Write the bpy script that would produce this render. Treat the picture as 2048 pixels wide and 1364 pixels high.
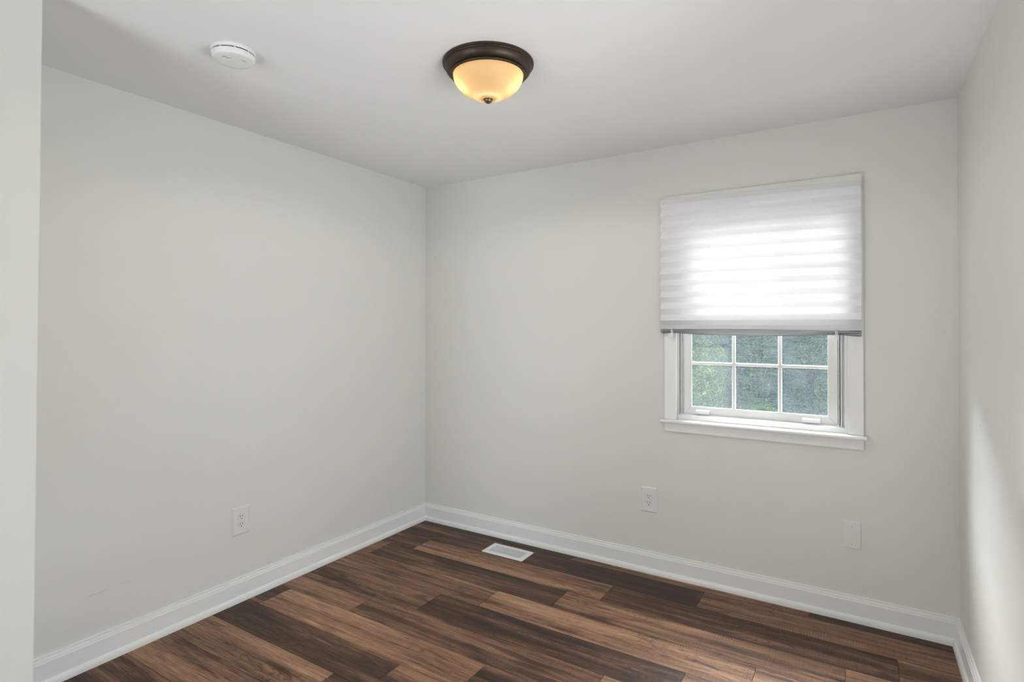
import bpy, bmesh, math, random
from mathutils import Vector, Matrix, Quaternion

S = bpy.context.scene
for o_ in list(bpy.data.objects):
    bpy.data.objects.remove(o_)
COL = S.collection
PI = math.pi
H = 2.4            # ceiling height
WX = 3.0466        # width of the window wall
YR = -4.30         # rear wall
CX = 0.62          # closet depth on the left

# ------------------------------------------------------------------ camera
F_PX = 1119.5
yaw, pitch, roll = -0.5561, 0.0078, 0.0011
fw = Vector((math.sin(yaw) * math.cos(pitch), math.cos(yaw) * math.cos(pitch), math.sin(pitch)))
rt = Vector((math.cos(yaw), -math.sin(yaw), 0))
up = rt.cross(fw)
rt, up = rt * math.cos(roll) + up * math.sin(roll), up * math.cos(roll) - rt * math.sin(roll)
cam = bpy.data.cameras.new('camera')
cam.sensor_width = 36
cam.lens = F_PX / 2048 * 36
cam.shift_y = -36.7 / 2048
cam.clip_start = 0.02
camo = bpy.data.objects.new('camera', cam)
COL.objects.link(camo)
camo.matrix_world = Matrix(((rt.x, up.x, -fw.x, 2.6805), (rt.y, up.y, -fw.y, -3.1201), (rt.z, up.z, -fw.z, 1.3887), (0, 0, 0, 1)))
S.camera = camo

# ------------------------------------------------------------------ view, world, daylight and added fill
S.view_settings.view_transform = 'Standard'
S.view_settings.look = 'None'
S.view_settings.exposure = 0.0
S.view_settings.gamma = 1.0
S.view_settings.use_curve_mapping = False

W = bpy.data.worlds.new('overcast sky')
S.world = W
W.use_nodes = True
wn = W.node_tree
for n in list(wn.nodes):
    wn.nodes.remove(n)
wo = wn.nodes.new('ShaderNodeOutputWorld')
wb = wn.nodes.new('ShaderNodeBackground')
wt = wn.nodes.new('ShaderNodeTexCoord')
ws = wn.nodes.new('ShaderNodeSeparateXYZ')
wr = wn.nodes.new('ShaderNodeValToRGB')
wr.color_ramp.elements[0].position = 0.0
wr.color_ramp.elements[0].color = (0.62, 0.66, 0.72, 1)
wr.color_ramp.elements[1].position = 0.7
wr.color_ramp.elements[1].color = (0.95, 0.98, 1.0, 1)
wn.links.new(wt.outputs['Generated'], ws.inputs[0])
wn.links.new(ws.outputs['Z'], wr.inputs[0])
wn.links.new(wr.outputs[0], wb.inputs[0])
wb.inputs[1].default_value = 8.2
wn.links.new(wb.outputs[0], wo.inputs[0])


def area_light(name, loc, direction, sx, sy, power, color):
    l = bpy.data.lights.new(name, 'AREA')
    l.shape = 'RECTANGLE'
    l.size, l.size_y, l.energy, l.color = sx, sy, power, color
    o = bpy.data.objects.new(name, l)
    COL.objects.link(o)
    o.location = loc
    o.rotation_euler = Vector(direction).to_track_quat('-Z', 'Y').to_euler()
    return o


# added fill light at an unseen rear window behind the photographer
area_light('fill_light_rear', (0.98, YR - 0.16, 1.16), (0.3, 1, 0.9), 0.64, 2.0, 20, (1.0, 0.985, 0.965))
# added fill light at an unseen side window next to the photographer
area_light('fill_light_side', (WX + 0.16, -1.72, 1.20), (-1, 0.2, 0.9), 0.86, 1.3, 17, (1.0, 0.985, 0.965))

# the bright side of the sky over the garden, reaching in under the half-drawn shade
area_light('daylight_garden_window', (1.2, 1.9, 3.4), (1.2, -2.2, -2.7), 2.8, 2.8, 3100, (0.96, 0.98, 1.0))


# ------------------------------------------------------------------ materials
def new_mat(name):
    m = bpy.data.materials.new(name)
    m.use_nodes = True
    nt = m.node_tree
    for n in list(nt.nodes):
        nt.nodes.remove(n)
    out = nt.nodes.new('ShaderNodeOutputMaterial')
    return m, nt, out


def N(nt, kind, **kw):
    n = nt.nodes.new('ShaderNode' + kind)
    for k, v in kw.items():
        if k.startswith('i_'):
            key = k[2:]
            key = int(key) if key.isdigit() else key.replace('_', ' ')
            n.inputs[key].default_value = v
        else:
            setattr(n, k, v)
    return n


def math_node(nt, op, a, b=None, c=None, clamp=False):
    n = nt.nodes.new('ShaderNodeMath')
    n.operation = op
    n.use_clamp = clamp
    for i, v in enumerate((a, b, c)):
        if v is None:
            continue
        if isinstance(v, (int, float)):
            n.inputs[i].default_value = v
        else:
            nt.links.new(v, n.inputs[i])
    return n.outputs[0]


def paint(name, color, rough=0.5, spec=0.35, bump=0.0, bump_scale=220.0, mottle=0.015, scuffs=()):
    m, nt, out = new_mat(name)
    b = N(nt, 'BsdfPrincipled')
    b.inputs['Roughness'].default_value = rough
    b.inputs['Specular IOR Level'].default_value = spec
    tc = N(nt, 'TexCoord')
    no = N(nt, 'TexNoise')
    no.inputs['Scale'].default_value = 3.0
    no.inputs['Detail'].default_value = 5
    nt.links.new(tc.outputs['Object'], no.inputs['Vector'])
    v = math_node(nt, 'MULTIPLY_ADD', no.outputs['Fac'], 2 * mottle, 1 - mottle)
    for (p, q, width, dark) in scuffs:      # thin scuffs and specks on the paint, p-q in object space
        d = Vector(q) - Vector(p)
        L2 = max(d.length_squared, 1e-8)
        sub = N(nt, 'VectorMath', operation='SUBTRACT')
        nt.links.new(tc.outputs['Object'], sub.inputs[0])
        sub.inputs[1].default_value = p
        dot = N(nt, 'VectorMath', operation='DOT_PRODUCT')
        nt.links.new(sub.outputs[0], dot.inputs[0])
        dot.inputs[1].default_value = d
        t = math_node(nt, 'MULTIPLY', dot.outputs['Value'], 1 / L2, clamp=True)
        sc = N(nt, 'VectorMath', operation='SCALE')
        sc.inputs[0].default_value = d
        nt.links.new(t, sc.inputs['Scale'])
        df = N(nt, 'VectorMath', operation='DISTANCE')
        nt.links.new(sub.outputs[0], df.inputs[0])
        nt.links.new(sc.outputs[0], df.inputs[1])
        near = math_node(nt, 'LESS_THAN', df.outputs['Value'], width)
        v = math_node(nt, 'MULTIPLY', v, math_node(nt, 'MULTIPLY_ADD', near, dark - 1.0, 1.0))
    mx = N(nt, 'VectorMath', operation='SCALE')
    mx.inputs[0].default_value = color
    nt.links.new(v, mx.inputs['Scale'])
    nt.links.new(mx.outputs[0], b.inputs['Base Color'])
    if bump:
        n2 = N(nt, 'TexNoise')
        n2.inputs['Scale'].default_value = bump_scale
        n2.inputs['Detail'].default_value = 3
        nt.links.new(tc.outputs['Object'], n2.inputs['Vector'])
        bp = N(nt, 'Bump')
        bp.inputs['Strength'].default_value = bump
        bp.inputs['Distance'].default_value = 0.002
        nt.links.new(n2.outputs['Fac'], bp.inputs['Height'])
        nt.links.new(bp.outputs[0], b.inputs['Normal'])
    nt.links.new(b.outputs[0], out.inputs[0])
    return m


M = {}
WALLC = (0.775, 0.775, 0.742)
M['wall'] = paint('wall paint', WALLC, 0.55, 0.3, bump=0.22, scuffs=[
    ((0.0, -2.083, 0.285), (0.0, -2.02, 0.287), 0.0011, 0.80),
    ((0.0, -1.98, 0.292), (0.0, -1.93, 0.295), 0.0008, 0.88),
    ((3.0466, -0.522, 1.04), (3.0466, -0.520, 1.038), 0.0022, 0.35),
    ((3.0466, -0.534, 1.036), (3.0466, -0.533, 1.035), 0.0018, 0.40),
])
M['ceiling'] = paint('ceiling paint', (0.87, 0.87, 0.86), 0.75, 0.2, bump=0.22, bump_scale=120)
M['trim'] = paint('white trim enamel', (0.87, 0.875, 0.865), 0.32, 0.45, mottle=0.008)
M['vinyl'] = paint('white window vinyl', (0.80, 0.80, 0.79), 0.35, 0.45, mottle=0.005)
M['plastic'] = paint('white wall plate plastic', (0.80, 0.80, 0.79), 0.3, 0.5, mottle=0.004)
M['detector'] = paint('white smoke alarm plastic', (0.84, 0.84, 0.82), 0.4, 0.45, mottle=0.004)
M['register'] = paint('white enamelled steel', (0.86, 0.88, 0.89), 0.35, 0.5, mottle=0.004)
M['black'] = paint('black void', (0.012, 0.012, 0.012), 0.8, 0.1, mottle=0.0)
M['grey'] = paint('dark grey recess', (0.16, 0.17, 0.175), 0.6, 0.3, mottle=0.02)
M['screw'] = paint('grey seam shadow', (0.45, 0.45, 0.44), 0.4, 0.5, mottle=0.02)
M['darkgap'] = paint('track gap shadow', (0.10, 0.10, 0.10), 0.8, 0.2, mottle=0.02)


def metal(name, color, rough):
    m, nt, out = new_mat(name)
    b = N(nt, 'BsdfPrincipled')
    b.inputs['Metallic'].default_value = 0.85
    no = N(nt, 'TexNoise')
    no.inputs['Scale'].default_value = 60
    no.inputs['Detail'].default_value = 4
    tc = N(nt, 'TexCoord')
    nt.links.new(tc.outputs['Object'], no.inputs['Vector'])
    cr = N(nt, 'ValToRGB')
    cr.color_ramp.elements[0].color = tuple(c * 0.75 for c in color) + (1,)
    cr.color_ramp.elements[1].color = tuple(c * 1.3 for c in color) + (1,)
    nt.links.new(no.outputs['Fac'], cr.inputs[0])
    nt.links.new(cr.outputs[0], b.inputs['Base Color'])
    b.inputs['Roughness'].default_value = rough
    nt.links.new(b.outputs[0], out.inputs[0])
    return m


M['bronze'] = metal('oil rubbed bronze', (0.075, 0.056, 0.042), 0.48)
M['brass'] = metal('antique brass', (0.20, 0.14, 0.07), 0.38)


def lamp_glass():
    m, nt, out = new_mat('frosted amber lamp glass')
    tr = N(nt, 'BsdfTranslucent')
    tr.inputs[0].default_value = (1.0, 0.80, 0.48, 1)
    gl = N(nt, 'BsdfPrincipled')
    gl.inputs['Base Color'].default_value = (0.70, 0.50, 0.28, 1)
    gl.inputs['Roughness'].default_value = 0.55
    gl.inputs['Emission Color'].default_value = (1.0, 0.56, 0.20, 1)
    gl.inputs['Emission Strength'].default_value = 0.22
    mx = N(nt, 'MixShader')
    mx.inputs[0].default_value = 0.40
    nt.links.new(gl.outputs[0], mx.inputs[1])
    nt.links.new(tr.outputs[0], mx.inputs[2])
    nt.links.new(mx.outputs[0], out.inputs[0])
    return m


M['lampglass'] = lamp_glass()


def paper(name, trans, white=1.0):
    m, nt, out = new_mat(name)
    tc = N(nt, 'TexCoord')
    no = N(nt, 'TexNoise')
    no.inputs['Scale'].default_value = 260
    no.inputs['Detail'].default_value = 4
    nt.links.new(tc.outputs['Object'], no.inputs['Vector'])
    cr = N(nt, 'ValToRGB')
    cr.color_ramp.elements[0].color = (0.86 * white, 0.86 * white, 0.875 * white, 1)
    cr.color_ramp.elements[1].color = (0.95 * white, 0.95 * white, 0.965 * white, 1)
    nt.links.new(no.outputs['Fac'], cr.inputs[0])
    d = N(nt, 'BsdfDiffuse')
    t = N(nt, 'BsdfTranslucent')
    nt.links.new(cr.outputs[0], d.inputs[0])
    nt.links.new(cr.outputs[0], t.inputs[0])
    mx = N(nt, 'MixShader')
    mx.inputs[0].default_value = trans
    nt.links.new(d.outputs[0], mx.inputs[1])
    nt.links.new(t.outputs[0], mx.inputs[2])
    nt.links.new(mx.outputs[0], out.inputs[0])
    return m


M['paper'] = paper('pleated white shade paper', 0.062)
M['shaded_hem'] = paper('shadowed stacked shade paper', 0.05, 0.80)  # darker copy of the paper; shadow of the folds is in its colour


def clear_plastic():
    m, nt, out = new_mat('milky clear plastic')
    b = N(nt, 'BsdfPrincipled')
    b.inputs['Base Color'].default_value = (0.95, 0.95, 0.95, 1)
    b.inputs['Roughness'].default_value = 0.2
    t = N(nt, 'BsdfTransparent')
    no = N(nt, 'TexNoise')
    no.inputs['Scale'].default_value = 90
    mx = N(nt, 'MixShader')
    nt.links.new(math_node(nt, 'MULTIPLY_ADD', no.outputs['Fac'], 0.2, 0.12), mx.inputs[0])
    nt.links.new(b.outputs[0], mx.inputs[1])
    nt.links.new(t.outputs[0], mx.inputs[2])
    nt.links.new(mx.outputs[0], out.inputs[0])
    return m


M['clear'] = clear_plastic()


def pane_mat(name, haze):
    m, nt, out = new_mat(name)
    tr = N(nt, 'BsdfTransparent')
    tr.inputs[0].default_value = (0.90, 0.93, 0.92, 1)
    gl = N(nt, 'BsdfGlossy')
    gl.inputs['Roughness'].default_value = 0.03
    fr = N(nt, 'Fresnel')
    fr.inputs[0].default_value = 1.45
    m1 = N(nt, 'MixShader')
    nt.links.new(fr.outputs[0], m1.inputs[0])
    nt.links.new(tr.outputs[0], m1.inputs[1])
    nt.links.new(gl.outputs[0], m1.inputs[2])
    if haze <= 0:
        nt.links.new(m1.outputs[0], out.inputs[0])
        return m
    # film of dust, dried drips and wiped streaks on the outer face
    tc = N(nt, 'TexCoord')
    big = N(nt, 'TexNoise')
    big.inputs['Scale'].default_value = 7
    big.inputs['Detail'].default_value = 3
    nt.links.new(tc.outputs['Object'], big.inputs['Vector'])
    mp = N(nt, 'Mapping')
    mp.inputs['Rotation'].default_value = (0, math.radians(42), 0)
    mp.inputs['Scale'].default_value = (14, 1, 170)
    nt.links.new(tc.outputs['Object'], mp.inputs[0])
    st = N(nt, 'TexNoise')
    st.inputs['Scale'].default_value = 1.0
    st.inputs['Detail'].default_value = 4
    st.inputs['Distortion'].default_value = 0.5
    nt.links.new(mp.outputs[0], st.inputs['Vector'])
    fine = N(nt, 'TexNoise')
    fine.inputs['Scale'].default_value = 240
    fine.inputs['Detail'].default_value = 4
    nt.links.new(tc.outputs['Object'], fine.inputs['Vector'])
    a = math_node(nt, 'MULTIPLY_ADD', math_node(nt, 'SUBTRACT', big.outputs['Fac'], 0.5), 0.8, haze)
    a = math_node(nt, 'MULTIPLY_ADD', math_node(nt, 'SUBTRACT', st.outputs['Fac'], 0.5), 1.0, a)
    a = math_node(nt, 'MULTIPLY_ADD', math_node(nt, 'SUBTRACT', fine.outputs['Fac'], 0.5), 1.3, a)
    a = math_node(nt, 'MINIMUM', math_node(nt, 'MAXIMUM', a, 0.12), 0.92)
    d = N(nt, 'BsdfDiffuse')
    d.inputs[0].default_value = (0.045, 0.054, 0.057, 1)
    t = N(nt, 'BsdfTranslucent')
    t.inputs[0].default_value = (0.045, 0.054, 0.057, 1)
    mh = N(nt, 'MixShader')
    mh.inputs[0].default_value = 0.5
    nt.links.new(d.outputs[0], mh.inputs[1])
    nt.links.new(t.outputs[0], mh.inputs[2])
    m2 = N(nt, 'MixShader')
    nt.links.new(a, m2.inputs[0])
    nt.links.new(m1.outputs[0], m2.inputs[1])
    nt.links.new(mh.outputs[0], m2.inputs[2])
    nt.links.new(m2.outputs[0], out.inputs[0])
    return m


M['pane'] = pane_mat('dusty window glass', 0.54)
M['cleanpane'] = pane_mat('window glass', 0.0)


def leaf_mat(name, c0, c1):
    m, nt, out = new_mat(name)
    tc = N(nt, 'TexCoord')
    no = N(nt, 'TexNoise')
    no.inputs['Scale'].default_value = 5
    no.inputs['Detail'].default_value = 4
    nt.links.new(tc.outputs['Object'], no.inputs['Vector'])
    cr = N(nt, 'ValToRGB')
    cr.color_ramp.elements[0].position = 0.3
    cr.color_ramp.elements[1].position = 0.7
    cr.color_ramp.elements[0].color = c0 + (1,)
    cr.color_ramp.elements[1].color = c1 + (1,)
    nt.links.new(no.outputs['Fac'], cr.inputs[0])
    d = N(nt, 'BsdfDiffuse')
    t = N(nt, 'BsdfTranslucent')
    nt.links.new(cr.outputs[0], d.inputs[0])
    nt.links.new(cr.outputs[0], t.inputs[0])
    mx = N(nt, 'MixShader')
    mx.inputs[0].default_value = 0.3
    nt.links.new(d.outputs[0], mx.inputs[1])
    nt.links.new(t.outputs[0], mx.inputs[2])
    nt.links.new(mx.outputs[0], out.inputs[0])
    return m


M['leaf'] = leaf_mat('fresh green leaves', (0.025, 0.06, 0.02), (0.10, 0.17, 0.045))
M['needle'] = leaf_mat('blue green needles', (0.03, 0.055, 0.045), (0.085, 0.13, 0.115))
M['lawn'] = leaf_mat('lawn grass', (0.04, 0.08, 0.03), (0.10, 0.15, 0.07))
M['bark'] = leaf_mat('bark', (0.04, 0.03, 0.02), (0.10, 0.08, 0.06))


def floor_mat():
    m, nt, out = new_mat('brown oak laminate planks')
    L = nt.links
    b = N(nt, 'BsdfPrincipled')
    geo = N(nt, 'TexCoord')
    at = N(nt, 'Attribute')
    at.attribute_name = 'plank'
    sep = N(nt, 'SeparateColor')
    L.new(at.outputs['Color'], sep.inputs[0])
    tone, r1, r2 = sep.outputs[0], sep.outputs[1], sep.outputs[2]
    xyz = N(nt, 'SeparateXYZ')
    L.new(geo.outputs['Object'], xyz.inputs[0])
    X = math_node(nt, 'MULTIPLY_ADD', r1, 37.0, xyz.outputs[0])
    Y = math_node(nt, 'MULTIPLY_ADD', r2, 23.0, xyz.outputs[1])

    def vec(sx, sy):
        c = N(nt, 'CombineXYZ')
        L.new(math_node(nt, 'MULTIPLY', X, sx), c.inputs[0])
        L.new(math_node(nt, 'MULTIPLY', Y, sy), c.inputs[1])
        return c.outputs[0]

    def noise(v, detail, dist=0.0, rough=0.5):
        n = N(nt, 'TexNoise')
        n.inputs['Scale'].default_value = 1.0
        n.inputs['Detail'].default_value = detail
        n.inputs['Distortion'].default_value = dist
        n.inputs['Roughness'].default_value = rough
        L.new(v, n.inputs['Vector'])
        return n.outputs['Fac']
    broad = noise(vec(0.55, 10), 3, 0.5)
    mid = noise(vec(1.6, 34), 4, 1.0)
    fine = noise(vec(9.0, 260), 4, 0.3, 0.6)
    # cathedral figure: contour lines of a stretched field
    field = noise(vec(1.5, 9.0), 2, 0.8)
    rings = math_node(nt, 'FRACT', math_node(nt, 'MULTIPLY', field, 22.0))
    rings = math_node(nt, 'ABSOLUTE', math_node(nt, 'SUBTRACT', rings, 0.5))
    lines = math_node(nt, 'POWER', math_node(nt, 'MULTIPLY', rings, 2.0), 5.0)
    figmask = noise(vec(1.3, 5.0), 1)
    figmask = math_node(nt, 'MULTIPLY', math_node(nt, 'SUBTRACT', figmask, 0.44), 6.0, clamp=True)
    lines = math_node(nt, 'MULTIPLY', lines, figmask)
    # band saw marks running across the plank
    sw = math_node(nt, 'SINE', math_node(nt, 'MULTIPLY_ADD', mid, 5.0, math_node(nt, 'MULTIPLY', xyz.outputs[0], 560.0)))
    smask = noise(vec(2.6, 13.0), 2, 0.4)
    smask = math_node(nt, 'MULTIPLY', math_node(nt, 'SUBTRACT', smask, 0.60), 9.0, clamp=True)
    saw = math_node(nt, 'MULTIPLY', sw, smask)
    cross = noise(vec(120.0, 14.0), 2)
    # knots
    vo = N(nt, 'TexVoronoi')
    vo.inputs['Scale'].default_value = 1.0
    L.new(vec(1.6, 7.0), vo.inputs['Vector'])
    knot = math_node(nt, 'SUBTRACT', 1.0, math_node(nt, 'MULTIPLY', vo.outputs['Distance'], 4.5), clamp=True)
    knot = math_node(nt, 'POWER', knot, 1.6)

    v = math_node(nt, 'MULTIPLY_ADD', math_node(nt, 'SUBTRACT', broad, 0.5), 1.15, tone)
    v = math_node(nt, 'MULTIPLY_ADD', math_node(nt, 'SUBTRACT', mid, 0.5), 0.75, v)
    v = math_node(nt, 'MULTIPLY_ADD', math_node(nt, 'SUBTRACT', fine, 0.5), 0.95, v)
    v = math_node(nt, 'MULTIPLY_ADD', math_node(nt, 'SUBTRACT', cross, 0.5), 0.16, v)
    grit = noise(vec(160.0, 520.0), 2)
    v = math_node(nt, 'MULTIPLY_ADD', math_node(nt, 'SUBTRACT', grit, 0.5), 0.42, v)
    v = math_node(nt, 'MULTIPLY_ADD', lines, -0.24, v)
    v = math_node(nt, 'MULTIPLY_ADD', saw, 0.12, v)
    bl = noise(vec(1.5, 9.0), 4, 1.6)
    bl = math_node(nt, 'MULTIPLY', math_node(nt, 'SUBTRACT', bl, 0.53), 5.0, clamp=True)
    v = math_node(nt, 'MULTIPLY_ADD', bl, -0.26, v)
    v = math_node(nt, 'MULTIPLY_ADD', knot, -0.42, v)
    cr = N(nt, 'ValToRGB')
    e = cr.color_ramp.elements
    e[0].position = 0.05
    e[0].color = (0.030, 0.015, 0.010, 1)
    e[1].position = 0.95
    e[1].color = (0.55, 0.322, 0.195, 1)
    for p, c in ((0.30, (0.090, 0.042, 0.0265, 1)), (0.58, (0.265, 0.138, 0.080, 1))):
        x = e.new(p)
        x.color = c
    L.new(v, cr.inputs[0])
    # pale paint specks near the corner
    L.new(cr.outputs[0], b.inputs['Base Color'])
    rg = math_node(nt, 'MULTIPLY_ADD', fine, 0.16, 0.44)
    L.new(rg, b.inputs['Roughness'])
    b.inputs['Specular IOR Level'].default_value = 0.40
    h = math_node(nt, 'MULTIPLY_ADD', saw, 0.5, math_node(nt, 'MULTIPLY', fine, 0.8))
    h = math_node(nt, 'MULTIPLY_ADD', lines, -0.5, h)
    bp = N(nt, 'Bump')
    bp.inputs['Strength'].default_value = 0.35
    bp.inputs['Distance'].default_value = 0.0012
    L.new(h, bp.inputs['Height'])
    L.new(bp.outputs[0], b.inputs['Normal'])
    L.new(b.outputs[0], out.inputs[0])
    return m


M['floor'] = floor_mat()


# ------------------------------------------------------------------ mesh helpers
def box(bm, x0, x1, y0, y1, z0, z1, bev=0.0, seg=2):
    vs = [bm.verts.new((x, y, z)) for x in (x0, x1) for y in (y0, y1) for z in (z0, z1)]
    idx = ((0, 1, 3, 2), (4, 6, 7, 5), (0, 4, 5, 1), (2, 3, 7, 6), (0, 2, 6, 4), (1, 5, 7, 3))
    fs = [bm.faces.new([vs[i] for i in f]) for f in idx]
    if bev:
        es = list({e for f in fs for e in f.edges})
        bmesh.ops.bevel(bm, geom=es, offset=bev, segments=seg, affect='EDGES', profile=0.5)


def prism(bm, outline, axis_from, axis_to, place):
    """extrude a closed 2-D outline; place(u, v, w) -> 3-D point"""
    a = [bm.verts.new(place(u, v, axis_from)) for u, v in outline]
    b = [bm.verts.new(place(u, v, axis_to)) for u, v in outline]
    n = len(outline)
    for i in range(n):
        bm.faces.new((a[i], a[(i + 1) % n], b[(i + 1) % n], b[i]))
    bm.faces.new(a[::-1])
    bm.faces.new(b)


def lathe(bm, prof, seg=64, cap0=False, cap1=False):
    rings = []
    for r, z in prof:
        if r < 1e-6:
            rings.append([bm.verts.new((0, 0, z))])
        else:
            rings.append([bm.verts.new((r * math.cos(2 * PI * i / seg), r * math.sin(2 * PI * i / seg), z)) for i in range(seg)])
    for a, b in zip(rings, rings[1:]):
        for i in range(seg):
            j = (i + 1) % seg
            if len(a) == 1:
                bm.faces.new((a[0], b[i], b[j]))
            elif len(b) == 1:
                bm.faces.new((a[i], b[0], a[j]))
            else:
                bm.faces.new((a[i], b[i], b[j], a[j]))
    if cap0 and len(rings[0]) > 1:
        bm.faces.new(rings[0])
    if cap1 and len(rings[-1]) > 1:
        bm.faces.new(rings[-1][::-1])


def tube(bm, pts, r, seg=10):
    rings = []
    for i, p in enumerate(pts):
        p = Vector(p)
        a = Vector(pts[max(0, i - 1)])
        b = Vector(pts[min(len(pts) - 1, i + 1)])
        t = (b - a).normalized()
        q = t.to_track_quat('Z', 'Y')
        rr = r[i] if isinstance(r, (list, tuple)) else r
        rings.append([bm.verts.new(p + q @ Vector((rr * math.cos(2 * PI * k / seg), rr * math.sin(2 * PI * k / seg), 0))) for k in range(seg)])
    for a, b in zip(rings, rings[1:]):
        for k in range(seg):
            bm.faces.new((a[k], a[(k + 1) % seg], b[(k + 1) % seg], b[k]))
    bm.faces.new(rings[0][::-1])
    bm.faces.new(rings[-1])


def obj(name, bm, mat, parent=None, smooth=False, angle=None, recalc=True):
    if recalc:
        bmesh.ops.recalc_face_normals(bm, faces=bm.faces[:])
    me = bpy.data.meshes.new(name)
    bm.to_mesh(me)
    bm.free()
    me.materials.append(M[mat])
    if smooth:
        for p in me.polygons:
            p.use_smooth = True
        if angle is not None:
            me.set_sharp_from_angle(angle=math.radians(angle))
    o = bpy.data.objects.new(name, me)
    COL.objects.link(o)
    if parent:
        o.parent = parent
    return o


def empty(name, loc=(0, 0, 0), rz=0.0):
    o = bpy.data.objects.new(name, None)
    o.empty_display_size = 0.1
    COL.objects.link(o)
    o.location = loc
    o.rotation_euler = (0, 0, rz)
    return o


def tag(o, label, cat, group=None):
    o['label'] = label
    o['category'] = cat
    if group:
        o['group'] = group
    return o


def struct(o, label=None, cat=None):
    o['kind'] = 'structure'
    if label:
        o['label'] = label
        o['category'] = cat
    return o


def rounded(w, h, r, n=6):
    pts = []
    for cx, cy, a0 in ((w / 2 - r, h / 2 - r, 0), (-w / 2 + r, h / 2 - r, 90), (-w / 2 + r, -h / 2 + r, 180), (w / 2 - r, -h / 2 + r, 270)):
        for i in range(n + 1):
            a = math.radians(a0 + 90 * i / n)
            pts.append((cx + r * math.cos(a), cy + r * math.sin(a)))
    return pts


def loft(bm, loops, cap0=True, cap1=True):
    rs = [[bm.verts.new(p) for p in lp] for lp in loops]
    n = len(rs[0])
    for a, b in zip(rs, rs[1:]):
        for i in range(n):
            bm.faces.new((a[i], a[(i + 1) % n], b[(i + 1) % n], b[i]))
    if cap0:
        bm.faces.new(rs[0][::-1])
    if cap1:
        bm.faces.new(rs[-1])


# ------------------------------------------------------------------ room shell
T = 0.14
# window opening in the back wall
OX0, OX1, OZ0, OZ1 = 1.815, 2.636, 0.879, 2.045
bm = bmesh.new()
box(bm, -T, OX0, 0, T, -0.1, H + 0.1)
box(bm, OX1, WX + T, 0, T, -0.1, H + 0.1)
box(bm, OX0, OX1, 0, T, -0.1, OZ0)
box(bm, OX0, OX1, 0, T, OZ1, H + 0.1)
struct(obj('wall_back', bm, 'wall'), 'pale grey painted wall holding the window', 'wall')
bm = bmesh.new()
box(bm, -T, 0, YR, 0, -0.1, H + 0.1)
struct(obj('wall_left', bm, 'wall'), 'long pale grey painted wall left of the corner', 'wall')
bm = bmesh.new()
SY0, SY1, SZ0, SZ1 = -2.16, -1.28, 0.50, 1.95      # unseen side window, added to let fill light in
box(bm, WX, WX + T, YR, SY0, -0.1, H + 0.1)
box(bm, WX, WX + T, SY1, 0, -0.1, H + 0.1)
box(bm, WX, WX + T, SY0, SY1, -0.1, SZ0)
box(bm, WX, WX + T, SY0, SY1, SZ1, H + 0.1)
struct(obj('wall_right', bm, 'wall'), 'pale grey painted wall along the right edge', 'wall')
# closet that juts out of the left wall, its corner a touch out of plumb
bm = bmesh.new()
prism(bm, [(0.0, -2.4598), (CX, -2.4598), (CX, YR), (0.0, YR)], 0, 1, lambda u, v, w: (u, v + (0.0108 * w if v > -3 else 0), H * w))
es = [e for e in bm.edges if all(abs(v.co.x - CX) < 1e-4 and v.co.y > -3 for v in e.verts)]
bmesh.ops.bevel(bm, geom=es, offset=0.004, segments=3, affect='EDGES', profile=0.5)
struct(obj('wall_closet', bm, 'wall'), 'near wall corner jutting out at the left edge', 'wall')
# rear wall, with an unseen window added to let fill light in
RX0, RX1, RZ0, RZ1 = 0.66, 1.30, 0.16, 2.14
bm = bmesh.new()
box(bm, -T, RX0, YR - T, YR, -0.1, H + 0.1)
box(bm, RX1, WX + T, YR - T, YR, -0.1, H + 0.1)
box(bm, RX0, RX1, YR - T, YR, -0.1, RZ0)
box(bm, RX0, RX1, YR - T, YR, RZ1, H + 0.1)
struct(obj('wall_rear', bm, 'wall'))
bm = bmesh.new()
box(bm, 0, WX, YR, 0, H, H + 0.1)
struct(obj('ceiling', bm, 'ceiling'), 'smooth off-white painted ceiling', 'ceiling')

# floor of staggered planks running along the window wall
rng = random.Random(7)
PW, PL = 0.187, 1.2565
known = {0: 2.466, 1: 1.985, 2: 1.552, 3: 1.370, 4: 1.060, 5: 0.825, 6: 0.553, 7: 1.369, 8: 1.069, 9: 0.886}
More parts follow.
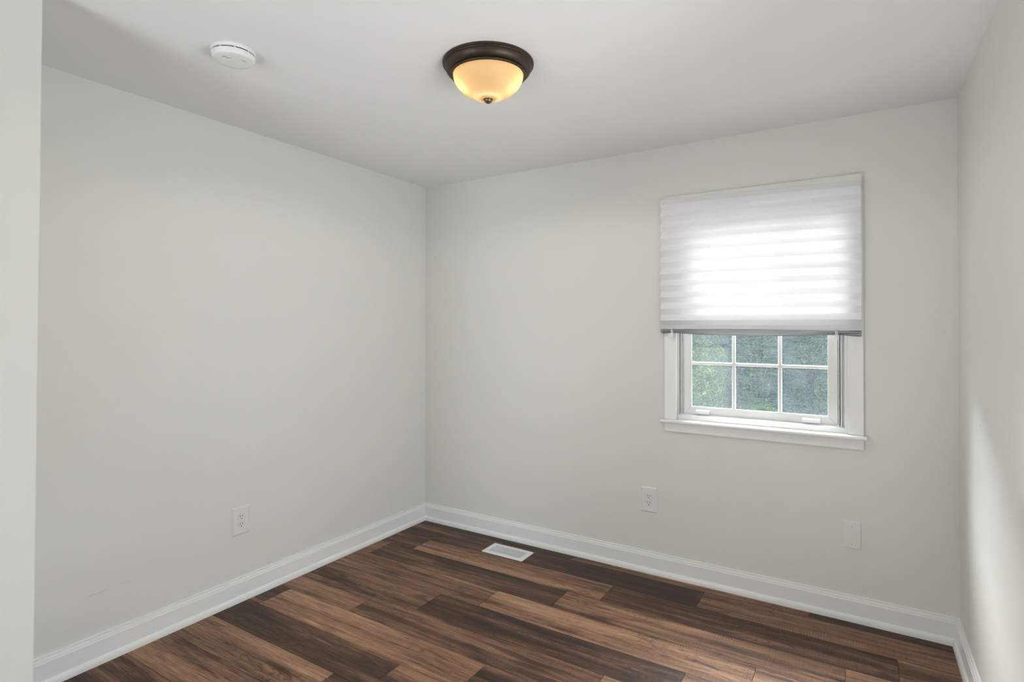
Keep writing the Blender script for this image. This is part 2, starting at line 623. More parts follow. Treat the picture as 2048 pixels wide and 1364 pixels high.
# tone (0 dark .. 1 pale) of the planks left to right in each row, keyed by the joint above
tones = {0: (0.40, 0.16), 1: (0.20, 0.50), 2: (0.56, 0.24), 3: (0.26, 0.50), 4: (0.50, 0.60), 5: (0.56, 0.28),
         6: (0.56, 0.40), 7: (0.60, 0.30), 8: (0.28, 0.44), 9: (0.58, 0.34)}
over = {(1, -1): 0.28, (3, 2): 0.56, (5, 2): 0.62, (6, 2): 0.66, (2, 2): 0.52, (4, 2): 0.66, (7, 2): 0.56, (8, 2): 0.6}  # paler right-hand planks also carry window sheen in their tone
bm = bmesh.new()
lay = bm.loops.layers.float_color.new('plank')
g = 0.0006
box(bm, 0, WX, YR, 0, -0.1, -0.0012)
for f in bm.faces:
    for l in f.loops:
        l[lay] = (0.0, 0.3, 0.3, 1)
row = 0
y1 = 0.0
while y1 > YR:
    y0 = max(YR, -0.085 - PW * row)
    j = known.get(row, rng.uniform(0.2, 1.3))
    ta, tb = tones.get(row, (rng.uniform(0.22, 0.6), rng.uniform(0.22, 0.6)))
    for k in range(-3, 4):
        x0, x1 = j + (k - 1) * PL, j + k * PL
        x0, x1 = max(0, x0), min(WX, x1)
        if x1 - x0 < 0.002:
            continue
        tone = ta if k == 0 else tb if k == 1 else over.get((row, k), rng.uniform(0.25, 0.58))
        tone = over.get((row, k), tone)
        c = (tone, rng.random(), rng.random(), 1)
        lo = [bm.verts.new((x, y, -0.0012)) for x, y in ((x0 + g * .5, y0 + g * .5), (x1 - g * .5, y0 + g * .5), (x1 - g * .5, y1 - g * .5), (x0 + g * .5, y1 - g * .5))]
        b_ = 0.0012
        hi = [bm.verts.new((x, y, 0)) for x, y in ((x0 + b_, y0 + b_), (x1 - b_, y0 + b_), (x1 - b_, y1 - b_), (x0 + b_, y1 - b_))]
        fs = [bm.faces.new(hi)] + [bm.faces.new((lo[i], lo[(i + 1) % 4], hi[(i + 1) % 4], hi[i])) for i in range(4)]
        for q, f in enumerate(fs):
            cc = c if q == 0 else (max(0.0, tone - 0.25), c[1], c[2], 1)
            for l in f.loops:
                l[lay] = cc
    y1 = y0
    row += 1
struct(obj('floor', bm, 'floor', recalc=False), 'dark brown wood plank floor', 'floor')

# ------------------------------------------------------------------ baseboards and shoe moulding
BASE = [(0, 0), (0, 0.119), (0.0055, 0.119), (0.0075, 0.1175), (0.0075, 0.1135), (0.0055, 0.1115), (0.0060, 0.1095), (0.0095, 0.1080), (0.0115, 0.1050),
        (0.0122, 0.1010), (0.0122, 0.0975), (0.0150, 0.0955), (0.0155, 0.0930), (0.0155, 0.0)]
SHOE = [(0.0155, 0.0), (0.0155, 0.030)] + [(0.0155 + 0.0125 * math.sin(a), 0.008 + 0.022 * math.cos(a)) for a in (i * PI / 16 for i in range(1, 9))] + [(0.028, 0.0)]


def run(name, mat, prof, kind, a, b, ma, mb, label=None, cat=None):
    """straight moulding along a wall; a/b extents, ma/mb = mitre sign at each end"""
    bm = bmesh.new()
    if kind == 'back':      # along +x on y = 0
        pa = [(a + ma * d, -d, z) for d, z in prof]
        pb = [(b - mb * d, -d, z) for d, z in prof]
    elif kind == 'left':
        pa = [(d, a - ma * d, z) for d, z in prof]
        pb = [(d, b + mb * d, z) for d, z in prof]
    elif kind == 'right':
        pa = [(WX - d, a - ma * d, z) for d, z in prof]
        pb = [(WX - d, b + mb * d, z) for d, z in prof]
    elif kind == 'closet':
        pa = [(CX + d, a - ma * d, z) for d, z in prof]
        pb = [(CX + d, b + mb * d, z) for d, z in prof]
    loft(bm, [pa, pb])
    return struct(obj(name, bm, mat), label, cat)


run('baseboard_left', 'trim', BASE, 'left', 0, -2.459, 1, 0)
run('baseboard_back', 'trim', BASE, 'back', 0, WX, 1, 1)
run('baseboard_right', 'trim', BASE, 'right', 0, YR, 1, 0)
run('baseboard_closet', 'trim', BASE, 'closet', -2.459, YR, 0, 0)
run('trim_1', 'trim', SHOE, 'left', 0, -2.459, 1, 0)
run('trim_2', 'trim', SHOE, 'back', 0, WX, 1, 1)
run('trim_3', 'trim', SHOE, 'right', 0, YR, 1, 0)
run('trim_4', 'trim', SHOE, 'closet', -2.459, YR, 0, 0)

# ------------------------------------------------------------------ window in the back wall
win = struct(empty('window_1', (2.2235, 0, 0.879)), 'white double-hung window with six-pane lower sash', 'window')


def wobj(name, bm, mat, parent=None, **kw):
    """mesh given in world space, parented to the window or one of its parts"""
    o = obj(name, bm, mat, **kw)
    p = parent or win
    o.parent = p
    o.matrix_parent_inverse = Matrix.Translation(-win.location) if p is win else Matrix.Identity(4)
    return o


CI0, CI1, CO0, CO1, CT = 1.820, 2.632, 1.7535, 2.6945, 2.116
bm = bmesh.new()
box(bm, CO0, CI0, -0.018, 0, 0.879, 2.045, 0.002)
wobj('side_casing', bm, 'trim')
bm = bmesh.new()
box(bm, CI1, CO1, -0.018, 0, 0.879, 2.045, 0.002)
wobj('side_casing', bm, 'trim')
bm = bmesh.new()
box(bm, CO0, CO1, -0.018, 0, 2.045, CT, 0.002)
wobj('head_casing', bm, 'wall')
# stool with rounded nose
bm = bmesh.new()
prof = [(0.0, 0.859), (0.0, 0.879), (-0.040, 0.879)] + [(-0.040 - 0.010 * math.sin(a), 0.869 + 0.010 * math.cos(a)) for a in (i * PI / 8 for i in range(1, 8))] + [(-0.040, 0.859)]
prism(bm, prof, 1.737, 2.706, lambda u, v, w: (w, u, v))
wobj('window_stool', bm, 'trim', smooth=True, angle=35)
bm = bmesh.new()
box(bm, CO0, CO1, -0.016, 0, 0.812, 0.859, 0.0015)
wobj('apron', bm, 'trim')
# vinyl frame: jamb liners with tracks, head and sill
bm = bmesh.new()
for s, xo, edge in ((1, OX0, 1.8475), (-1, OX1, 2.5885)):
    wdt = abs(edge - xo)
    def bb(a, b, y0, y1, z0=0.879, z1=OZ1):
        xs = sorted((xo + s * a, xo + s * b))
        box(bm, xs[0], xs[1], y0, y1, z0, z1)
    bb(0, wdt, 0.034, 0.14)                              # jamb behind the tracks
    bb(0, wdt * 0.40, 0.006, 0.034)                      # inner stop
    bb(wdt * 0.40, wdt * 0.66, 0.027, 0.034)             # balance channel
    bb(wdt * 0.66, wdt * 0.76, 0.012, 0.034, 0.905)      # thin fins
    bb(wdt * 0.86, wdt * 0.95, 0.020, 0.034, 0.908)
box(bm, OX0 + 0.005, OX1 - 0.005, 0.002, 0.14, OZ1 - 0.03, OZ1)
wobj('jamb_liner', bm, 'vinyl')
bm = bmesh.new()
for s, xo, edge in ((1, OX0, 1.8475), (-1, OX1, 2.5885)):
    wdt = abs(edge - xo)
    for a, b in ((0.77, 0.85), (0.955, 0.995)):
        xs = sorted((xo + s * wdt * a, xo + s * wdt * b))
        box(bm, xs[0], xs[1], 0.0335, 0.0339, 0.912, OZ1 - 0.03)
    xs = sorted((xo + s * wdt * 0.40, xo + s * wdt * 0.66))
    box(bm, xs[0], xs[1], 0.022, 0.0339, 0.9042, 0.9075)
wobj('track_shadow_gap', bm, 'darkgap')  # dark strips paint in the shade between the track fins
bm = bmesh.new()
prism(bm, [(0.004, 0.879), (0.004, 0.902), (0.008, 0.906), (0.024, 0.911), (0.13, 0.900), (0.13, 0.879)], OX0 + 0.005, OX1 - 0.005, lambda u, v, w: (w, u, v))
wobj('frame_sill', bm, 'vinyl')


def sash(name, x0, x1, z0, z1, y, rail_b, rail_t, handles):
    """x0..x1, z0..z1 outer size; y front plane; mitred vinyl rails"""
    st = 0.037
    bm = bmesh.new()
    gx0, gx1, gz0, gz1 = x0 + st, x1 - st, z0 + rail_b, z1 - rail_t
    outer = [(x0, z0), (x1, z0), (x1, z1), (x0, z1)]
    inner = [(gx0, gz0), (gx1, gz0), (gx1, gz1), (gx0, gz1)]
    e = 0.0006
    for i in range(4):
        j = (i + 1) % 4
        quad = [Vector(outer[i]), Vector(outer[j]), Vector(inner[j]), Vector(inner[i])]
        c = sum(quad, Vector((0, 0))) / 4
        # hairline mitre joint between the rails
        d = (quad[1] - quad[0]).normalized()
        quad[0] += d * e
        quad[3] += d * e
        quad[1] -= d * e
        quad[2] -= d * e
        prism(bm, [(q.x, q.y) for q in quad], y, y + 0.032, lambda u, v, w: (u, w, v))
    root = wobj(name, bm, 'vinyl')
    # glazing bead
    bm = bmesh.new()
    b = 0.006
    for (a0, a1, c0, c1) in ((gx0, gx0 + b, gz0, gz1), (gx1 - b, gx1, gz0, gz1), (gx0 + b, gx1 - b, gz0, gz0 + b), (gx0 + b, gx1 - b, gz1 - b, gz1)):
        box(bm, a0, a1, y + 0.004, y + 0.014, c0, c1, 0.0008, 1)
    wobj('glazing_bead', bm, 'trim', root)
    # muntin grid, three panes wide and two high
    bm = bmesh.new()
    zm = (gz0 + gz1) / 2 if name != 'lower_sash' else 1.1895
    for xm in (2.1085, 2.332):
        prism(bm, [(xm - 0.0095, y + 0.014), (xm - 0.006, y + 0.008), (xm + 0.006, y + 0.008), (xm + 0.0095, y + 0.014), (xm + 0.0095, y + 0.022), (xm - 0.0095, y + 0.022)], gz0 + b, gz1 - b, lambda u, v, w: (u, v, w))
    xs = [gx0 + b, 2.1085 - 0.0095, 2.1085 + 0.0095, 2.332 - 0.0095, 2.332 + 0.0095, gx1 - b]
    for k in (0, 2, 4):
        prism(bm, [(zm - 0.0085, y + 0.014), (zm - 0.005, y + 0.009), (zm + 0.005, y + 0.009), (zm + 0.0085, y + 0.014), (zm + 0.0085, y + 0.021), (zm - 0.0085, y + 0.021)], xs[k], xs[k + 1], lambda u, v, w: (w, v, u))
    wobj('muntin_grid', bm, 'vinyl', root)
    bm = bmesh.new()
    vs = [bm.verts.new((a, y + 0.018, c)) for a, c in ((gx0, gz0), (gx1, gz0), (gx1, gz1), (gx0, gz1))]
    bm.faces.new(vs)
    wobj('glass_pane', bm, 'pane', root)
    for hx, w in handles:
        bm = bmesh.new()
        hz = z0 + 0.0165
        # finger lift: a small hooded lip
        prism(bm, [(y, hz + 0.010), (y - 0.008, hz + 0.009), (y - 0.0125, hz + 0.004), (y - 0.0125, hz - 0.011), (y - 0.0095, hz - 0.011), (y - 0.009, hz + 0.002), (y, hz + 0.003)], hx - w / 2, hx + w / 2, lambda u, v, q: (q, u, v))
        box(bm, hx - w / 2, hx - w / 2 + 0.003, y - 0.0115, y, hz - 0.010, hz + 0.003)
        box(bm, hx + w / 2 - 0.003, hx + w / 2, y - 0.0115, y, hz - 0.010, hz + 0.003)
        wobj('finger_lift', bm, 'trim', root)
    return root


sash('lower_sash', 1.848, 2.588, 0.911, 1.475, 0.030, 0.036, 0.036, ((1.951, 0.072), (2.474, 0.078)))
sash('upper_sash', 1.840, 2.602, 1.440, 2.015, 0.078, 0.034, 0.036, ())

# ------------------------------------------------------------------ pleated paper shade hung on the casing
SX0, SX1 = 1.7375, 2.6865
shade = tag(empty('pleated_window_shade', (2.212, -0.018, 2.095)), 'white pleated paper shade half drawn over the window', 'blind')
sl = shade.location


def sobj(name, bm, mat, parent=None, **kw):
    o = obj(name, bm, mat, **kw)
    p = parent or shade
    o.parent = p
    o.matrix_parent_inverse = Matrix.Translation(-sl) if p is shade else Matrix.Identity(4)
    return o


def sheet(bm, section, xs):
    """ruled pleated sheet: section(x) -> list of (y, z)"""
    cols = [[bm.verts.new((x, y, z)) for y, z in section(x)] for x in xs]
    for a, b in zip(cols, cols[1:]):
        for i in range(len(a) - 1):
            bm.faces.new((a[i], b[i], b[i + 1], a[i + 1]))


NB = 21
ZT, PITCH = 2.0975, 0.0320
zk = [ZT - PITCH * k for k in range(NB + 1)]
zend = zk[-1]
bm = bmesh.new()


def pleat_sec(x):
    u = (x - SX0) / (SX1 - SX0)
    sag = 0.006 * u * (1 - u) * 4
    out = []
    for k, z in enumerate(zk):
        f = k / NB
        w = 0.0012 * math.sin(9 * u + 1.7 * k)
        out.append((-0.0205 if k % 2 == 0 else -0.0440 + w, z + (0.0055 - 0.0200 * u) * (1 - f)))
    return out


xs = [SX0 + (SX1 - SX0) * i / 60 for i in range(61)]
sheet(bm, pleat_sec, xs)
sobj('pleats', bm, 'paper', recalc=False)
# gathered folds at the bottom, pinched by two clips
CLX, CRX = 1.802, 2.583


def openness(x):
    if x < CLX:
        return 0.45 * min(1, (CLX - x) / 0.05)
    if x > CRX:
        return 0.62 * min(1, (x - CRX) / 0.08) ** 1.3
    u = (x - CLX) / (CRX - CLX)
    return (4 * u * (1 - u)) ** 0.8


def hem_sec(x):
    s = openness(x)
    u = (x - SX0) / (SX1 - SX0)
    t = -0.006 * u                       # hangs a touch lower at the right
    y_back = -0.0205 if NB % 2 == 0 else -0.0440
    a, b = -0.0205, -0.0450
    z0 = zend
    zc = 1.3655 + t                      # pinch height at the clips
    return [(y_back, z0), (a, z0 - 0.026), (b + 0.003, zc + 0.013 + 0.003 * s), (a, zc + 0.008 + 0.004 * s), (b - 0.013 * s - 0.001, zc + 0.002 + 0.008 * s), (-0.0195, zc + 0.0005 + 0.003 * s),
            (b - 0.001, zc - 0.002 - 0.009 * s), (a, zc - 0.004 - 0.012 * s), (b + 0.002, zc - 0.0065 - 0.0115 * s)]


bm = bmesh.new()
sheet(bm, hem_sec, [SX0 + (SX1 - SX0) * i / 120 for i in range(121)])
sobj('gathered_hem', bm, 'shaded_hem', recalc=False)
bm = bmesh.new()
prism(bm, [(SX0 + 0.004, ZT + 0.0050), (SX1 - 0.001, ZT - 0.0145), (SX1 - 0.001, ZT - 0.034), (SX0 + 0.004, ZT - 0.015)], -0.0204, -0.018, lambda u, v, w: (u, w, v))
sobj('head_strip', bm, 'paper')
bm = bmesh.new()
prism(bm, [(SX1 - 0.0002, -0.0185), (SX1 + 0.0016, -0.0185), (SX1 + 0.0016, -0.0300), (SX1 - 0.0002, -0.0300)], 1.365, ZT + 0.018, lambda u, v, w: (u, v, w))
o = sobj('edge_strip', bm, 'trim')
o['label'] = 'thin white strip down the right edge'
for cx_, tilt in ((CLX, -0.25), (CRX, -0.10)):
    bm = bmesh.new()
    zc = 1.3655 - 0.006 * (cx_ - SX0) / (SX1 - SX0)
    # pinching loop and round finger tab
    tube(bm, [(cx_, -0.0190, zc - 0.008), (cx_, -0.022, zc + 0.014), (cx_, -0.036, zc + 0.019), (cx_, -0.0475, zc + 0.014), (cx_, -0.0485, zc - 0.010)], 0.0028, 8)
    tube(bm, [(cx_ + 0.007, -0.0470, zc + 0.010), (cx_ + 0.007, -0.0485, zc - 0.010)], 0.0022, 8)
    px, pz = cx_ + tilt * 0.02, zc - 0.024
    n = 20
    loops = []
    for yy, k in ((-0.0455, 0.85), (-0.0463, 1.0), (-0.0495, 1.0), (-0.0503, 0.85)):
        loops.append([(px + 0.0135 * k * math.cos(2 * PI * i / n), yy, pz + 0.0140 * k * math.sin(2 * PI * i / n)) for i in range(n)])
    loft(bm, loops)
    c = sobj('shade_clip', bm, 'clear', smooth=True, angle=40)
    c['label'] = 'milky plastic clip with a round tab'

# ------------------------------------------------------------------ rear and side windows, unseen, added for fill light
w2 = struct(empty('added_window_rear', (0.98, YR, RZ0)))
bm = bmesh.new()
for a in ((RX0, RX0 + 0.05, RZ0, RZ1), (RX1 - 0.05, RX1, RZ0, RZ1), (RX0 + 0.05, RX1 - 0.05, RZ0, RZ0 + 0.05), (RX0 + 0.05, RX1 - 0.05, RZ1 - 0.05, RZ1), (RX0 + 0.05, RX1 - 0.05, 1.125, 1.175)):
    box(bm, a[0], a[1], YR - 0.09, YR - 0.03, a[2], a[3])
o = obj('added_window_frame', bm, 'vinyl')
o.parent = w2
o.matrix_parent_inverse = Matrix.Translation(-w2.location)
bm = bmesh.new()
bm.faces.new([bm.verts.new((a, YR - 0.06, c)) for a, c in ((RX0 + 0.05, RZ0 + 0.05), (RX1 - 0.05, RZ0 + 0.05), (RX1 - 0.05, RZ1 - 0.05), (RX0 + 0.05, RZ1 - 0.05))])
o = obj('glass_pane', bm, 'cleanpane')
o.parent = w2
o.matrix_parent_inverse = Matrix.Translation(-w2.location)

w3 = struct(empty('added_window_side', (WX, -1.72, SZ0)))
bm = bmesh.new()
for a in ((SY0, SY0 + 0.05, SZ0, SZ1), (SY1 - 0.05, SY1, SZ0, SZ1), (SY0 + 0.05, SY1 - 0.05, SZ0, SZ0 + 0.05), (SY0 + 0.05, SY1 - 0.05, SZ1 - 0.05, SZ1)):
    box(bm, WX + 0.03, WX + 0.09, a[0], a[1], a[2], a[3])
o = obj('added_window_frame', bm, 'vinyl')
o.parent = w3
o.matrix_parent_inverse = Matrix.Translation(-w3.location)
bm = bmesh.new()
bm.faces.new([bm.verts.new((WX + 0.06, a, c)) for a, c in ((SY0 + 0.05, SZ0 + 0.05), (SY1 - 0.05, SZ0 + 0.05), (SY1 - 0.05, SZ1 - 0.05), (SY0 + 0.05, SZ1 - 0.05))])
o = obj('glass_pane', bm, 'cleanpane')
o.parent = w3
o.matrix_parent_inverse = Matrix.Translation(-w3.location)

# ------------------------------------------------------------------ ceiling light
LX, LY = 1.4705, -1.3480
lamp = tag(empty('ceiling_light', (LX, LY, H)), 'lit flush-mount ceiling light with bronze rim and amber dome', 'ceiling light')
bm = bmesh.new()
prof = [(0.0, 0.0), (0.1740, 0.0), (0.1750, -0.003), (0.1742, -0.008), (0.1700, -0.010), (0.1690, -0.013)]
for i in range(0, 11):
    a = i / 10 * PI / 2
    prof.append((0.1660 - 0.0230 * (1 - math.cos(a)), -0.014 - 0.026 * math.sin(a)))
prof += [(0.1445, -0.0405), (0.1462, -0.0435), (0.1450, -0.0485), (0.1400, -0.0500), (0.1375, -0.0480), (0.1370, -0.0300), (0.0, -0.0300)]
lathe(bm, prof, 96)
obj('bronze_pan', bm, 'bronze', lamp, smooth=True, angle=40)
bm = bmesh.new()
RD, Z0, Z1 = 0.1350, -0.046, -0.139
prof = []
for i in range(0, 25):
    t = i / 24 * PI / 2
    r = RD * math.cos(t) ** 1.18 if i < 24 else 0.0
    prof.append((r, Z0 + (Z1 - Z0) * math.sin(t)))
lathe(bm, prof, 96)
obj('glass_dome', bm, 'lampglass', lamp, smooth=True)
bm = bmesh.new()
prof = [(0.0, -0.126), (0.0170, -0.130), (0.0190, -0.1320), (0.0192, -0.1370), (0.0178, -0.1390), (0.0160, -0.1398), (0.0152, -0.1430), (0.0125, -0.1480), (0.0075, -0.1515), (0.0, -0.1528)]
lathe(bm, prof, 32)
obj('finial', bm, 'brass', lamp, smooth=True, angle=45)
# the two bulbs sit either side of the centre, across the camera's view
ax = rt.copy()
ax.z = 0
ax.normalize()
for s in (-1, 1):
    l = bpy.data.lights.new('bulb', 'POINT')
    l.energy = 0.25
    l.color = (1.0, 0.76, 0.48)
    l.shadow_soft_size = 0.022
    o = bpy.data.objects.new('bulb', l)
    COL.objects.link(o)
    o.parent = lamp
    o.location = (s * 0.084 * ax.x + 0.02 * fw.x * -1, s * 0.084 * ax.y + 0.02 * fw.y * -1, -0.076)

# what the fixture throws down into the room
l = bpy.data.lights.new('lamp_throw', 'SPOT')
l.energy = 15.0
l.color = (1.0, 0.95, 0.88)
l.spot_size = math.radians(179)
l.spot_blend = 0.25
l.shadow_soft_size = 0.05
o = bpy.data.objects.new('lamp_throw', l)
COL.objects.link(o)
o.parent = lamp
o.location = (0, 0, -0.158)

# ------------------------------------------------------------------ smoke alarm
det = tag(empty('smoke_alarm', (0.7305, -1.9215, H)), 'round white smoke alarm on the ceiling', 'smoke alarm')
bm = bmesh.new()
lathe(bm, [(0, 0), (0.0740, 0), (0.0745, -0.003), (0.0745, -0.0100), (0.0735, -0.0115), (0.0690, -0.0120), (0.0, -0.0120)], 72)
obj('mounting_base', bm, 'detector', det, smooth=True, angle=40)
bm = bmesh.new()
lathe(bm, [(0, -0.0115), (0.0700, -0.0115), (0.0700, -0.0160), (0.0, -0.0160)], 72)
obj('vent_gap', bm, 'black', det, smooth=True, angle=40)
bm = bmesh.new()
lathe(bm, [(0, -0.0155), (0.0725, -0.0155), (0.0735, -0.0170), (0.0720, -0.0280), (0.0695, -0.0335), (0.0660, -0.0360), (0.0500, -0.0375), (0, -0.0380)], 72)
for k in range(9):     # ribs bridging the vent gap
    a = 2 * PI * k / 9 + 0.2
    c, s = math.cos(a), math.sin(a)
    r0, r1, hw = 0.0690, 0.0722, 0.0022
    pts = [(r0 * c - hw * s, r0 * s + hw * c), (r1 * c - hw * s, r1 * s + hw * c), (r1 * c + hw * s, r1 * s - hw * c), (r0 * c + hw * s, r0 * s - hw * c)]
    prism(bm, pts, -0.0165, -0.0112, lambda u, v, w: (u, v, w))
obj('alarm_body', bm, 'detector', det, smooth=True, angle=40)
bm = bmesh.new()
lathe(bm, [(0.0, -0.0376), (0.0175, -0.0376), (0.0182, -0.0384), (0.0175, -0.0394), (0.0150, -0.0398), (0, -0.0400)], 40)
o = obj('test_button', bm, 'detector', det, smooth=True, angle=40)
o.location = (0.0100, 0.0270, 0.0008)
o.scale = (1.2, 1.2, 1.0)
for ux, uy, ll, ra in ((0.0100, -0.0410, 0.0170, 0.556), (0.0115, -0.0270, 0.0175, 0.75), (0.0342, 0.0202, 0.0190, 1.89)):
    bm = bmesh.new()
    box(bm, -ll / 2, ll / 2, -0.0007, 0.0007, -0.0384, -0.0368)
    o = obj('sounder_slot', bm, 'grey', det)
    o.location = (ux, uy, 0)
    o.rotation_euler = (0, 0, ra)


# ------------------------------------------------------------------ outlets and blank plate
def plate_loops(w, h, r, steps):
    """loops in local space: plate faces -y, back on y = 0"""
    return [[(u, -d, v) for u, v in rounded(w - 2 * i, h - 2 * i, max(0.0008, r - i), 5)] for d, i in steps]


def make_outlet():
    root = empty('wall_outlet')
    bm = bmesh.new()
    loft(bm, plate_loops(0.0915, 0.1425, 0.003, ((0, 0), (0.0020, 0.0002), (0.0060, 0.0058), (0.0066, 0.0070))))
    obj('cover_plate', bm, 'plastic', root)
    for zc in (0.0195, -0.0195):
        bm = bmesh.new()
        pts = []
        for i in range(32):     # round face flattened on top and bottom
            a = 2 * PI * i / 32
            pts.append((0.0165 * math.cos(a), max(-0.0132, min(0.0132, 0.0165 * math.sin(a)))))
        loft(bm, [[(u * k, -d, v * k) for u, v in pts] for d, k in ((0.006, 1.0), (0.0082, 1.0), (0.0088, 0.95))])
        rec = obj('receptacle', bm, 'plastic', root)
        rec.location = (0, 0, zc)
        bm = bmesh.new()        # grey ring painted as the shadow line round the face
        loft(bm, [[(u * 1.06, -d, v * 1.06) for u, v in pts] for d in (0.0060, 0.0068)])
        obj('seam', bm, 'screw', rec)
        for sx, hh in ((-0.0066, 0.0100), (0.0066, 0.0080)):
            bm = bmesh.new()
            box(bm, sx - 0.0013, sx + 0.0013, -0.0091, -0.0080, 0.0030 - hh / 2 + 0.001, 0.0030 + hh / 2 + 0.001)
            obj('blade_slot', bm, 'black', rec)
        bm = bmesh.new()
        pts2 = [(0.0026 * math.cos(a), -0.0085 + max(-0.0018, 0.0026 * math.sin(a))) for a in (2 * PI * i / 16 for i in range(16))]
        loft(bm, [[(u, -d, v) for u, v in pts2] for d in (0.0080, 0.0091)])
        obj('ground_hole', bm, 'black', rec)
    bm = bmesh.new()
    pts2 = [(0.0032 * math.cos(2 * PI * i / 16), 0.0032 * math.sin(2 * PI * i / 16)) for i in range(16)]
    loft(bm, [[(u * k, -d, v * k) for u, v in pts2] for d, k in ((0.006, 1), (0.0075, 1), (0.0080, 0.8))])
    obj('plate_screw', bm, 'plastic', root)
    return root


def copy_tree(o, parent=None):
    c = o.copy()
    COL.objects.link(c)
    if parent:
        c.parent = parent
    for ch in list(o.children):
        copy_tree(ch, c)
    return c


out1 = make_outlet()
out2 = copy_tree(out1)
tag(out1, 'white duplex outlet low on the left wall', 'outlet', 'white duplex outlets')
out1.location = (0, -1.4235, 0.4035)
out1.rotation_euler = (0, 0, PI / 2)
tag(out2, 'white duplex outlet below the window', 'outlet', 'white duplex outlets')
out2.location = (1.6605, 0, 0.4095)

blank = tag(empty('blank_cover_plate', (2.6445, 0, 0.4030)), 'plain white blank plate low on the wall near the right corner', 'wall plate')
bm = bmesh.new()
loft(bm, plate_loops(0.0745, 0.1290, 0.0065, ((0, 0), (0.0030, 0.0), (0.0062, 0.0018), (0.0072, 0.0050))))
obj('plate', bm, 'plastic', blank, smooth=True, angle=40)
for zz in (0.042, -0.042):
    bm = bmesh.new()
    pts2 = [(0.0028 * math.cos(2 * PI * i / 16), zz + 0.0028 * math.sin(2 * PI * i / 16)) for i in range(16)]
    loft(bm, [[(u, -d, v) for u, v in pts2] for d in (0.0065, 0.0077)])
    sc = obj('screw', bm, 'plastic', blank)
    bm = bmesh.new()
    box(bm, -0.0006, 0.0006, -0.0080, -0.0070, zz - 0.0024, zz + 0.0024)
    obj('screw_slot', bm, 'black', sc)

# ------------------------------------------------------------------ floor register
VX0, VX1, VY0, VY1 = 0.6855, 0.9755, -0.2665, -0.1155
reg = tag(empty('floor_register', ((VX0 + VX1) / 2, (VY0 + VY1) / 2, 0)), 'white metal floor register set in the wood floor', 'vent')
w, h = VX1 - VX0, VY1 - VY0
iw, ih = w - 0.062, h - 0.056
bm = bmesh.new()
o0 = [(u, v, 0.0) for u, v in rounded(w, h, 0.008, 5)]
o1 = [(u, v, 0.0022) for u, v in rounded(w, h, 0.008, 5)]
o2 = [(u, v, 0.0042) for u, v in rounded(w - 0.006, h - 0.006, 0.006, 5)]
o3 = [(u, v, 0.0042) for u, v in rounded(iw, ih, 0.0015, 5)]
o4 = [(u, v, 0.0006) for u, v in rounded(iw, ih, 0.0015, 5)]
loft(bm, [o0, o1, o2, o3, o4], cap0=False, cap1=False)
obj('frame', bm, 'register', reg, smooth=True, angle=30)
bm = bmesh.new()
box(bm, -iw / 2 - 0.004, iw / 2 + 0.004, -ih / 2 - 0.004, ih / 2 + 0.004, 0.0001, 0.0006)
obj('dark_backing', bm, 'grey', reg)  # dark sheet stands in for the shade under the louvres
bm = bmesh.new()
nf = 23
for k in range(nf):     # slanted louvres
    x = -iw / 2 + iw * (k + 0.5) / nf
    prism(bm, [(x - 0.0034, 0.0042), (x + 0.0016, 0.0042), (x + 0.0026, 0.0034), (x + 0.0010, 0.0008), (x - 0.0002, 0.0008)], -ih / 2, ih / 2, lambda u, v, q: (u, q, v))
box(bm, -iw / 2, iw / 2, -0.0012, 0.0012, 0.0007, 0.0030)
obj('louvres', bm, 'register', reg)
bm = bmesh.new()
box(bm, iw / 2 - 0.006, iw / 2 + 0.002, -0.006, 0.010, 0.0035, 0.0075, 0.0008, 1)
obj('damper_lever', bm, 'register', reg)

# ------------------------------------------------------------------ garden seen through the dusty panes
bm = bmesh.new()
box(bm, -220, 200, 0.25, 420, -1.0, -0.85)
struct(obj('ground', bm, 'lawn'), 'green lawn outside the window', 'lawn')


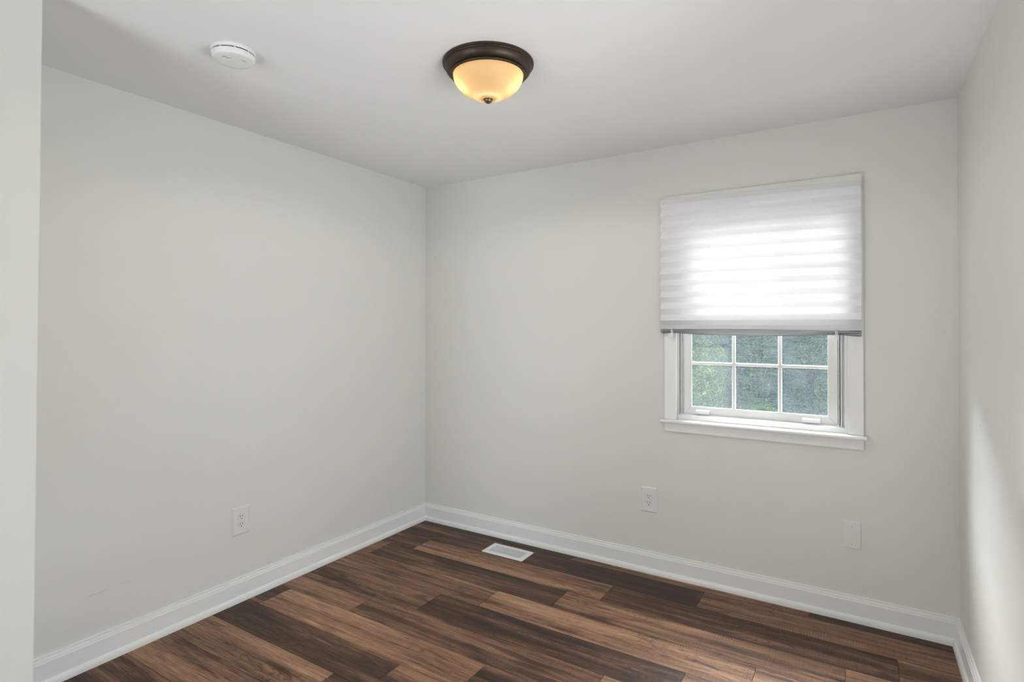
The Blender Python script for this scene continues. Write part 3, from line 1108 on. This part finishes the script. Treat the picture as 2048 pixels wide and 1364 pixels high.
def leafy(root, n, rx, ry, rz, zc, size, mat, seed, cone=False):
    r = random.Random(seed)
    bm = bmesh.new()
    for _ in range(n):
        if cone:
            t = r.random() ** 1.1
            a = r.uniform(0, 2 * PI)
            rad = (1 - t) ** 0.55 * r.uniform(0.35, 1.0) ** 0.5 + 0.04
            c = Vector((rx * rad * math.cos(a), ry * rad * math.sin(a), zc - rz + 2 * rz * t))
        else:
            d = Vector((r.gauss(0, 1), r.gauss(0, 1), r.gauss(0, 1))).normalized()
            k = r.uniform(0.35, 1.0) ** 0.5 * (1 + 0.18 * math.sin(5 * d.x + seed) * math.cos(4 * d.z + seed))
            c = Vector((d.x * rx * k, d.y * ry * k, zc + d.z * rz * k))
        q = Quaternion((r.gauss(0, 1), r.gauss(0, 1), r.gauss(0, 1), r.gauss(0, 1))).normalized()
        s = size * r.uniform(0.6, 1.3)
        wv = 0.16 if cone else 0.42
        vs = [bm.verts.new(c + q @ Vector(p)) for p in ((0, -s, 0), (s * wv, 0, s * 0.12), (0, s, 0), (-s * wv, 0, s * 0.12))]
        bm.faces.new(vs)
    return obj('foliage', bm, mat, root, recalc=False)


def plant(name, label, cat, loc, n, rx, ry, rz, zc, size, mat, seed, trunk, cone=False, group=None):
    root = tag(empty(name, loc), label, cat, group)
    leafy(root, n, rx, ry, rz, zc, size, mat, seed, cone)
    bm = bmesh.new()
    tube(bm, [(0, 0, 0), (0.03, 0.02, zc * 0.5), (0, 0, zc)], [trunk, trunk * 0.8, trunk * 0.45], 8)
    r = random.Random(seed + 1)
    for _ in range(5):
        a = r.uniform(0, 2 * PI)
        tube(bm, [(0.01, 0.01, zc * 0.45), (rx * 0.5 * math.cos(a), ry * 0.5 * math.sin(a), zc * 0.9 + rz * r.uniform(-0.2, 0.4))], [trunk * 0.5, trunk * 0.15], 6)
    obj('trunk', bm, 'bark', root)
    return root


GZ = -0.85
plant('garden_shrub', 'bright green leafy shrub outside the left window panes', 'shrub', (0.35, 4.6, GZ), 13000, 0.95, 0.8, 1.16, 1.18, 0.042, 'leaf', 3, 0.05)
plant('garden_bush', 'low green bush outside the middle window panes', 'shrub', (1.45, 6.2, GZ), 7000, 0.62, 0.6, 0.50, 0.50, 0.036, 'leaf', 5, 0.04)
for (tx, ty, lb, sd) in ((-1.35, 10.0, 'blue-green evergreen behind the shrub outside the left panes', 11), (0.85, 10.0, 'blue-green evergreen standing behind the low bush outside', 12),
                         (3.05, 10.0, 'blue-green evergreen outside the rightmost window panes', 14), (-0.85, 12.4, 'farther evergreen between the left and middle evergreens', 15), (1.62, 12.4, 'farther evergreen between the middle and right evergreens', 16)):
    plant('evergreen_tree', lb, 'tree', (tx, ty, GZ), 11000, 0.95, 0.95, 1.85, 1.87, 0.085, 'needle', sd, 0.11, True, 'evergreens behind the garden')
